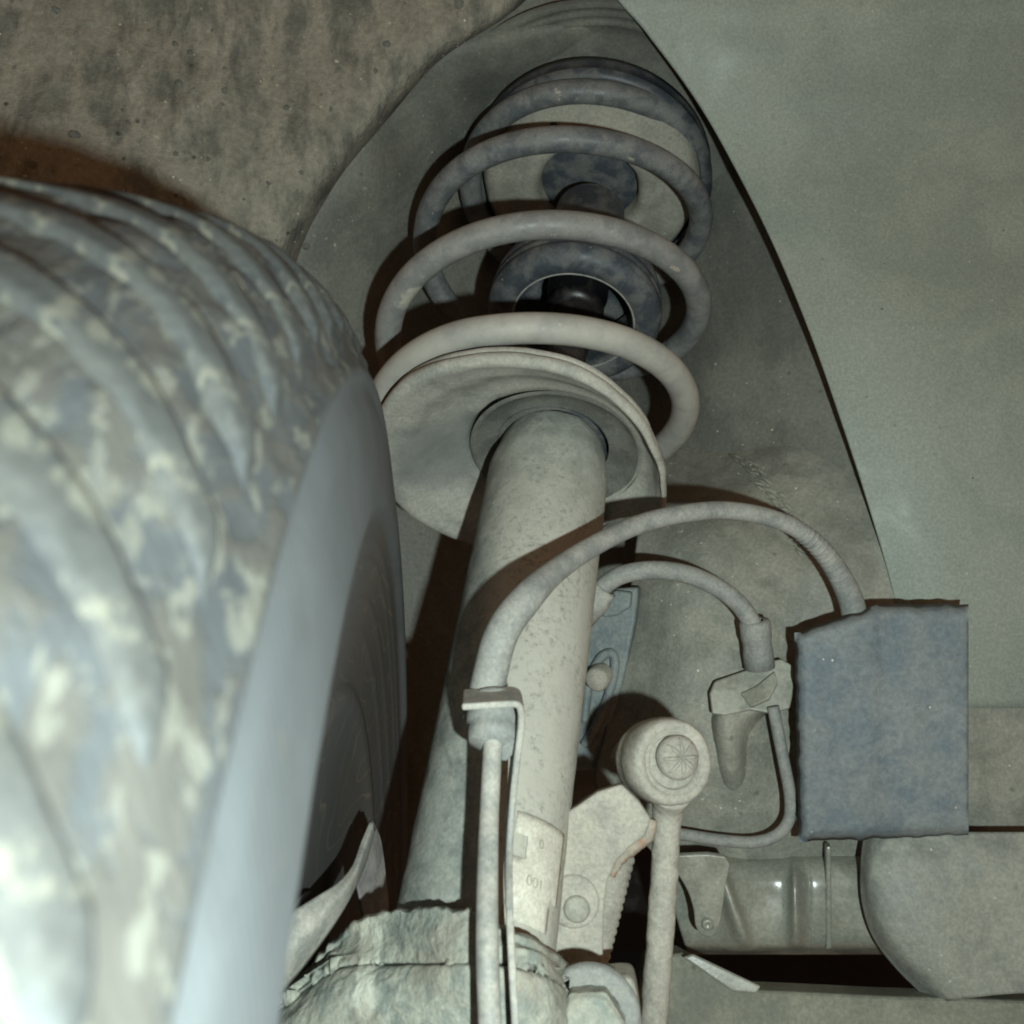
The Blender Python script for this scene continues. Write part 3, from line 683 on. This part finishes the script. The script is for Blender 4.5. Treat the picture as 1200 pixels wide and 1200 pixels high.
# ---------------------------------------------------------------- stabiliser link
lk = empty('stabiliser_link', U(770, 1190, 345), 'dusty steel link rod with round ball joint at its top, right of the strut', 'link rod')
c0 = U(790, 893, 328); jax = cam2w(-.30, -.20, 1).normalized()
lathe('ball_joint_housing', c0, jax, [(.1, 2), (7.6, 2), (8.2, 2.4), (8.6, .3), (9.0, -.3), (9.5, -.3), (9.7, .5), (10.0, .6), (10.3, -.4), (12.4, -.4), (13.2, 0), (13.8, 1.1), (14.3, 3.5), (14.3, 10), (13.4, 12), (13.6, 16), (12.5, 20), (9, 24), (6, 30), (6, 40)],
      M['link'], lk, 72, lump=.2, lsize=4)
capc = c0 + cam2w(1.2, 1.6, -.6)
star = lambda a, r: r * (1 + .05 * math.cos(8 * a))
cap_ = lathe('pressed_cap', capc, -jax, [(7.2, -1.2), (7.2, .2), (6.6, 1.6), (5.4, 2.6), (3.4, 3.4), (1.4, 3.5), (.1, 3.1)], M['link'], lk, 64)
ja, ju, jw = frame(-jax)
for k in range(8):
    a = 2 * math.pi * k / 8 + .2; d = ju * math.cos(a) + jw * math.sin(a)
    sweep('star_ridge', [capc + d * .6 - jax * 3.2, capc + d * 3.4 - jax * 3.4, capc + d * 6.2 - jax * 1.9], [.5, .75, .35], M['link'], cap_, n=8, per=5)
sweep('rod', [U(786, 930, 332), U(783, 946, 335), U(781, 975, 336), U(779, 1020, 337), U(774, 1090, 338), U(769, 1160, 338), U(764, 1230, 338), U(760, 1290, 338)],
      [6.6, 5.4, 4.7, 4.6, 4.6, 4.6, 4.5, 4.5], M['link'], lk, n=28, per=12, rough=.35)

# ---------------------------------------------------------------- blue-grey block at the right edge
gp = U(985, 850, 398); gn = cam2w(-.10, -.02, 1)
def ragged(p0, p1, n, amp):
    return [(p0[0] + (p1[0] - p0[0]) * i / n + random.uniform(-amp, amp), p0[1] + (p1[1] - p0[1]) * i / n + random.uniform(-amp, amp)) for i in range(n)]
blk = empty('rubber_block', gp, 'blue-grey ragged-edged rubber block where the long hose ends', 'rubber block')
G = []
nu_, nv_ = 46, 60
for j in range(nv_):
    for i in range(nu_):
        f, g = i / (nu_ - 1), j / (nv_ - 1)
        xl = 931 + 5 * g; xr = 1135
        yt = 742 - 34 * min(1, f * 2.0) + 0 * f; yb = 986 - 6 * f
        x = xl + (xr - xl) * f; y = yt + (yb - yt) * g
        e = min(f * (xr - xl), g * 250, (1 - g) * 250) / 13.0
        d = 400 + (1 - min(1, e)) ** 2 * 7 + 7 * math.exp(-((x - 1030) / 10) ** 2) * 0 + 1.4 * max(0, min(1, (x - 1020) / 14))
        jx = 2.2 * mn.noise(Vector((0, y * .07, 1))) * max(0, 1 - f * 6); jy = 2.4 * mn.noise(Vector((x * .06, 0, 7))) * max(0, 1 - min(g, 1 - g) * 8)
        d += .7 * mn.fractal(Vector((x / 60, y / 120, 3)), .8, 2, 3)
        G.append(U(x + jx, y + jy, d))
F = [(j * nu_ + i, j * nu_ + i + 1, (j + 1) * nu_ + i + 1, (j + 1) * nu_ + i) for j in range(nv_ - 1) for i in range(nu_ - 1)]
build('block_body', G, F, M['flap'], blk, solid=16, off=-1, face=True)
guard = loft('rubber_guard', [
    [(1012, 975, 424), (1040, 975, 412), (1120, 975, 408), (1300, 975, 410)],
    [(1008, 1010, 420), (1032, 1010, 406), (1110, 1010, 402), (1300, 1010, 404)],
    [(1009, 1055, 417), (1034, 1055, 402), (1110, 1055, 398), (1300, 1055, 402)],
    [(1022, 1098, 415), (1050, 1098, 400), (1120, 1098, 396), (1300, 1098, 402)],
    [(1050, 1136, 412), (1080, 1134, 398), (1140, 1130, 395), (1300, 1130, 402)],
    [(1090, 1175, 410), (1120, 1172, 396), (1180, 1165, 394), (1300, 1160, 402)],
], M['flap2'], None, 50, 50, noise=1.0, nsize=14, solid=2)
tag(guard, 'pale curved rubber guard below the blue-grey block at the right edge', 'rubber guard')

# ---------------------------------------------------------------- knuckle at the bottom
kn = empty('steering_knuckle', U(500, 1200, 300), 'crusted grey-green casting that clamps the foot of the strut', 'steering knuckle')
random.seed(11)
def jag(row, a):
    a *= .55
    out = cr(row, 46); return [(x + random.uniform(-a, a) * .4, y + random.uniform(-a, a) - a * .8 * abs(mn.noise(Vector((x * .08, 0, 3)))), d) for x, y, d in out]
edge = [(300, 1190, 304), (356, 1140, 304), (385, 1108, 304), (418, 1080, 300), (458, 1068, 292), (500, 1066, 280), (530, 1066, 274), (560, 1070, 271), (592, 1088, 271), (632, 1104, 276), (672, 1136, 296)]
loft('casting', [
    cr([(x, y + 40, d + 45) for x, y, d in edge], 46),
    jag([(x, y + 3, d + 12) for x, y, d in edge], 3),
    jag(edge, 5.5),
    jag([(x, y + 12, d - 2) for x, y, d in edge], 3),
    [(x, y + (1126 - y) * .6 if y < 1110 else y + 14, d - 5) for x, y, d in jag(edge, 0)],
    cr([(300, 1205, 296), (356, 1158, 294), (400, 1131, 291), (458, 1127, 283), (530, 1126, 267), (585, 1127, 265), (640, 1140, 271), (674, 1162, 290)], 46),
    cr([(300, 1209, 298), (356, 1162, 296), (400, 1135, 293), (458, 1131, 285), (530, 1130, 269), (585, 1131, 267), (640, 1144, 273), (674, 1166, 292)], 46),
    cr([(300, 1214, 293), (356, 1168, 290), (400, 1140, 287), (458, 1136, 279), (530, 1135, 264), (585, 1136, 262), (640, 1149, 268), (676, 1172, 287)], 46),
    cr([(300, 1240, 284), (356, 1205, 280), (400, 1180, 278), (458, 1178, 272), (530, 1178, 262), (585, 1180, 260), (640, 1188, 265), (682, 1205, 284)], 46),
    cr([(300, 1330, 278), (356, 1310, 272), (400, 1300, 271), (458, 1300, 267), (530, 1300, 260), (585, 1300, 258), (640, 1300, 262), (692, 1300, 280)], 46),
], M['cast'], kn, 190, 130, noise=0, solid=3, lump=.32, lsize=4.5)
ear = plate('clamp_ear', [(640, 1180), (652, 1160), (690, 1150), (722, 1146), (742, 1146), (747, 1165), (752, 1200), (756, 1290), (640, 1290)], U(700, 1170, 285), cam2w(.1, -.1, 1), 14, M['cast'], kn, 1.8)
ec = U(692, 1190, 284); en = -cam2w(.1, -.1, 1).normalized()
lathe('washer', ec, en, [(14, -2), (14, 1.2), (12.8, 2), (9, 2)], M['hose'], kn, 40)
bolt = lathe('bolt_head', ec, en, [(10, 1), (10, 7), (8.6, 9), (.1, 9.2)], M['cast'], kn, 6, bevel=.8, smooth=False)
# brake dust shield
sh = loft('dust_shield', [
    [(437, 961, 350), (447, 985, 353), (453, 1030, 356), (456, 1075, 358), (457, 1170, 360)],
    [(434, 968, 342), (440, 1000, 346), (445, 1040, 350), (446, 1085, 352), (446, 1190, 354)],
    [(430, 985, 336), (430, 1010, 340), (434, 1050, 344), (436, 1090, 346), (436, 1200, 348)],
    [(424, 1002, 330), (418, 1025, 334), (424, 1060, 340), (428, 1100, 344), (428, 1210, 346)],
], M['shield'], None, 40, 40, solid=1.2)
tag(sh, 'thin curved brake dust shield with a bright pointed edge beside the tyre', 'dust shield')
loft('turned_edge', [
    [(434, 962, 338), (424, 985, 328), (413, 1014, 316), (396, 1034, 304), (372, 1050, 294), (340, 1070, 286), (310, 1090, 280)],
    [(438, 966, 337), (429, 992, 326), (418, 1022, 313), (401, 1047, 300), (378, 1074, 290), (350, 1104, 282), (320, 1130, 276)],
    [(440, 972, 341), (431, 1004, 331), (420, 1034, 319), (405, 1064, 306), (384, 1096, 296), (356, 1134, 288), (330, 1165, 282)],
], M['pipe'], sh, 50, 14, solid=1.0)
# ribbed gaiter behind the arm
gt = []
for k in range(15):
    gt += [(11 - k * .42, k * 2.6), (11.3 - k * .42, k * 2.6 + .9), (11.25 - k * .42, k * 2.6 + 1.7), (11 - k * .42, k * 2.6 + 2.1)]
gaiter = lathe('gaiter', U(706, 1000, 350), U(700, 1150, 330) - U(716, 990, 350), gt, M['link'], None, 40)
tag(gaiter, 'ribbed rubber gaiter behind the bracket arm, beside the link rod', 'gaiter')
# casting seen between strut and apron
cal = empty('caliper_bracket', U(715, 790, 440), 'blue-grey casting glimpsed between the strut and the apron edge', 'bracket')
cp0 = U(715, 790, 455); cn = cam2w(.3, 0, 1)
plate('casting', [(640, 700), (700, 700), (722, 690), (748, 688), (744, 730), (735, 775), (722, 830), (708, 880), (700, 902), (670, 905), (640, 880)], cp0, cn, 10, M['bluecast'], cal, 1.5)
sweep('loop', [onplane(x, y, cp0, cn) - cam2w(0, 0, 2) for x, y in ((684, 845), (690, 800), (702, 772), (716, 765), (720, 780), (712, 815), (698, 850), (684, 872))], 2.2, M['bluecast'], cal, n=12)
lathe('knob', U(700, 796, 444), -cam2w(.3, .1, 1), [(5.5, -8), (5.5, 0), (4.4, 2), (.1, 2.6)], M['link'], cal, 24)
plate('ear', [(700, 700), (722, 692), (740, 694), (738, 712), (722, 722), (706, 724)], cp0 - cam2w(0, 0, 5), cn, 5, M['bluecast'], cal, 1.2)
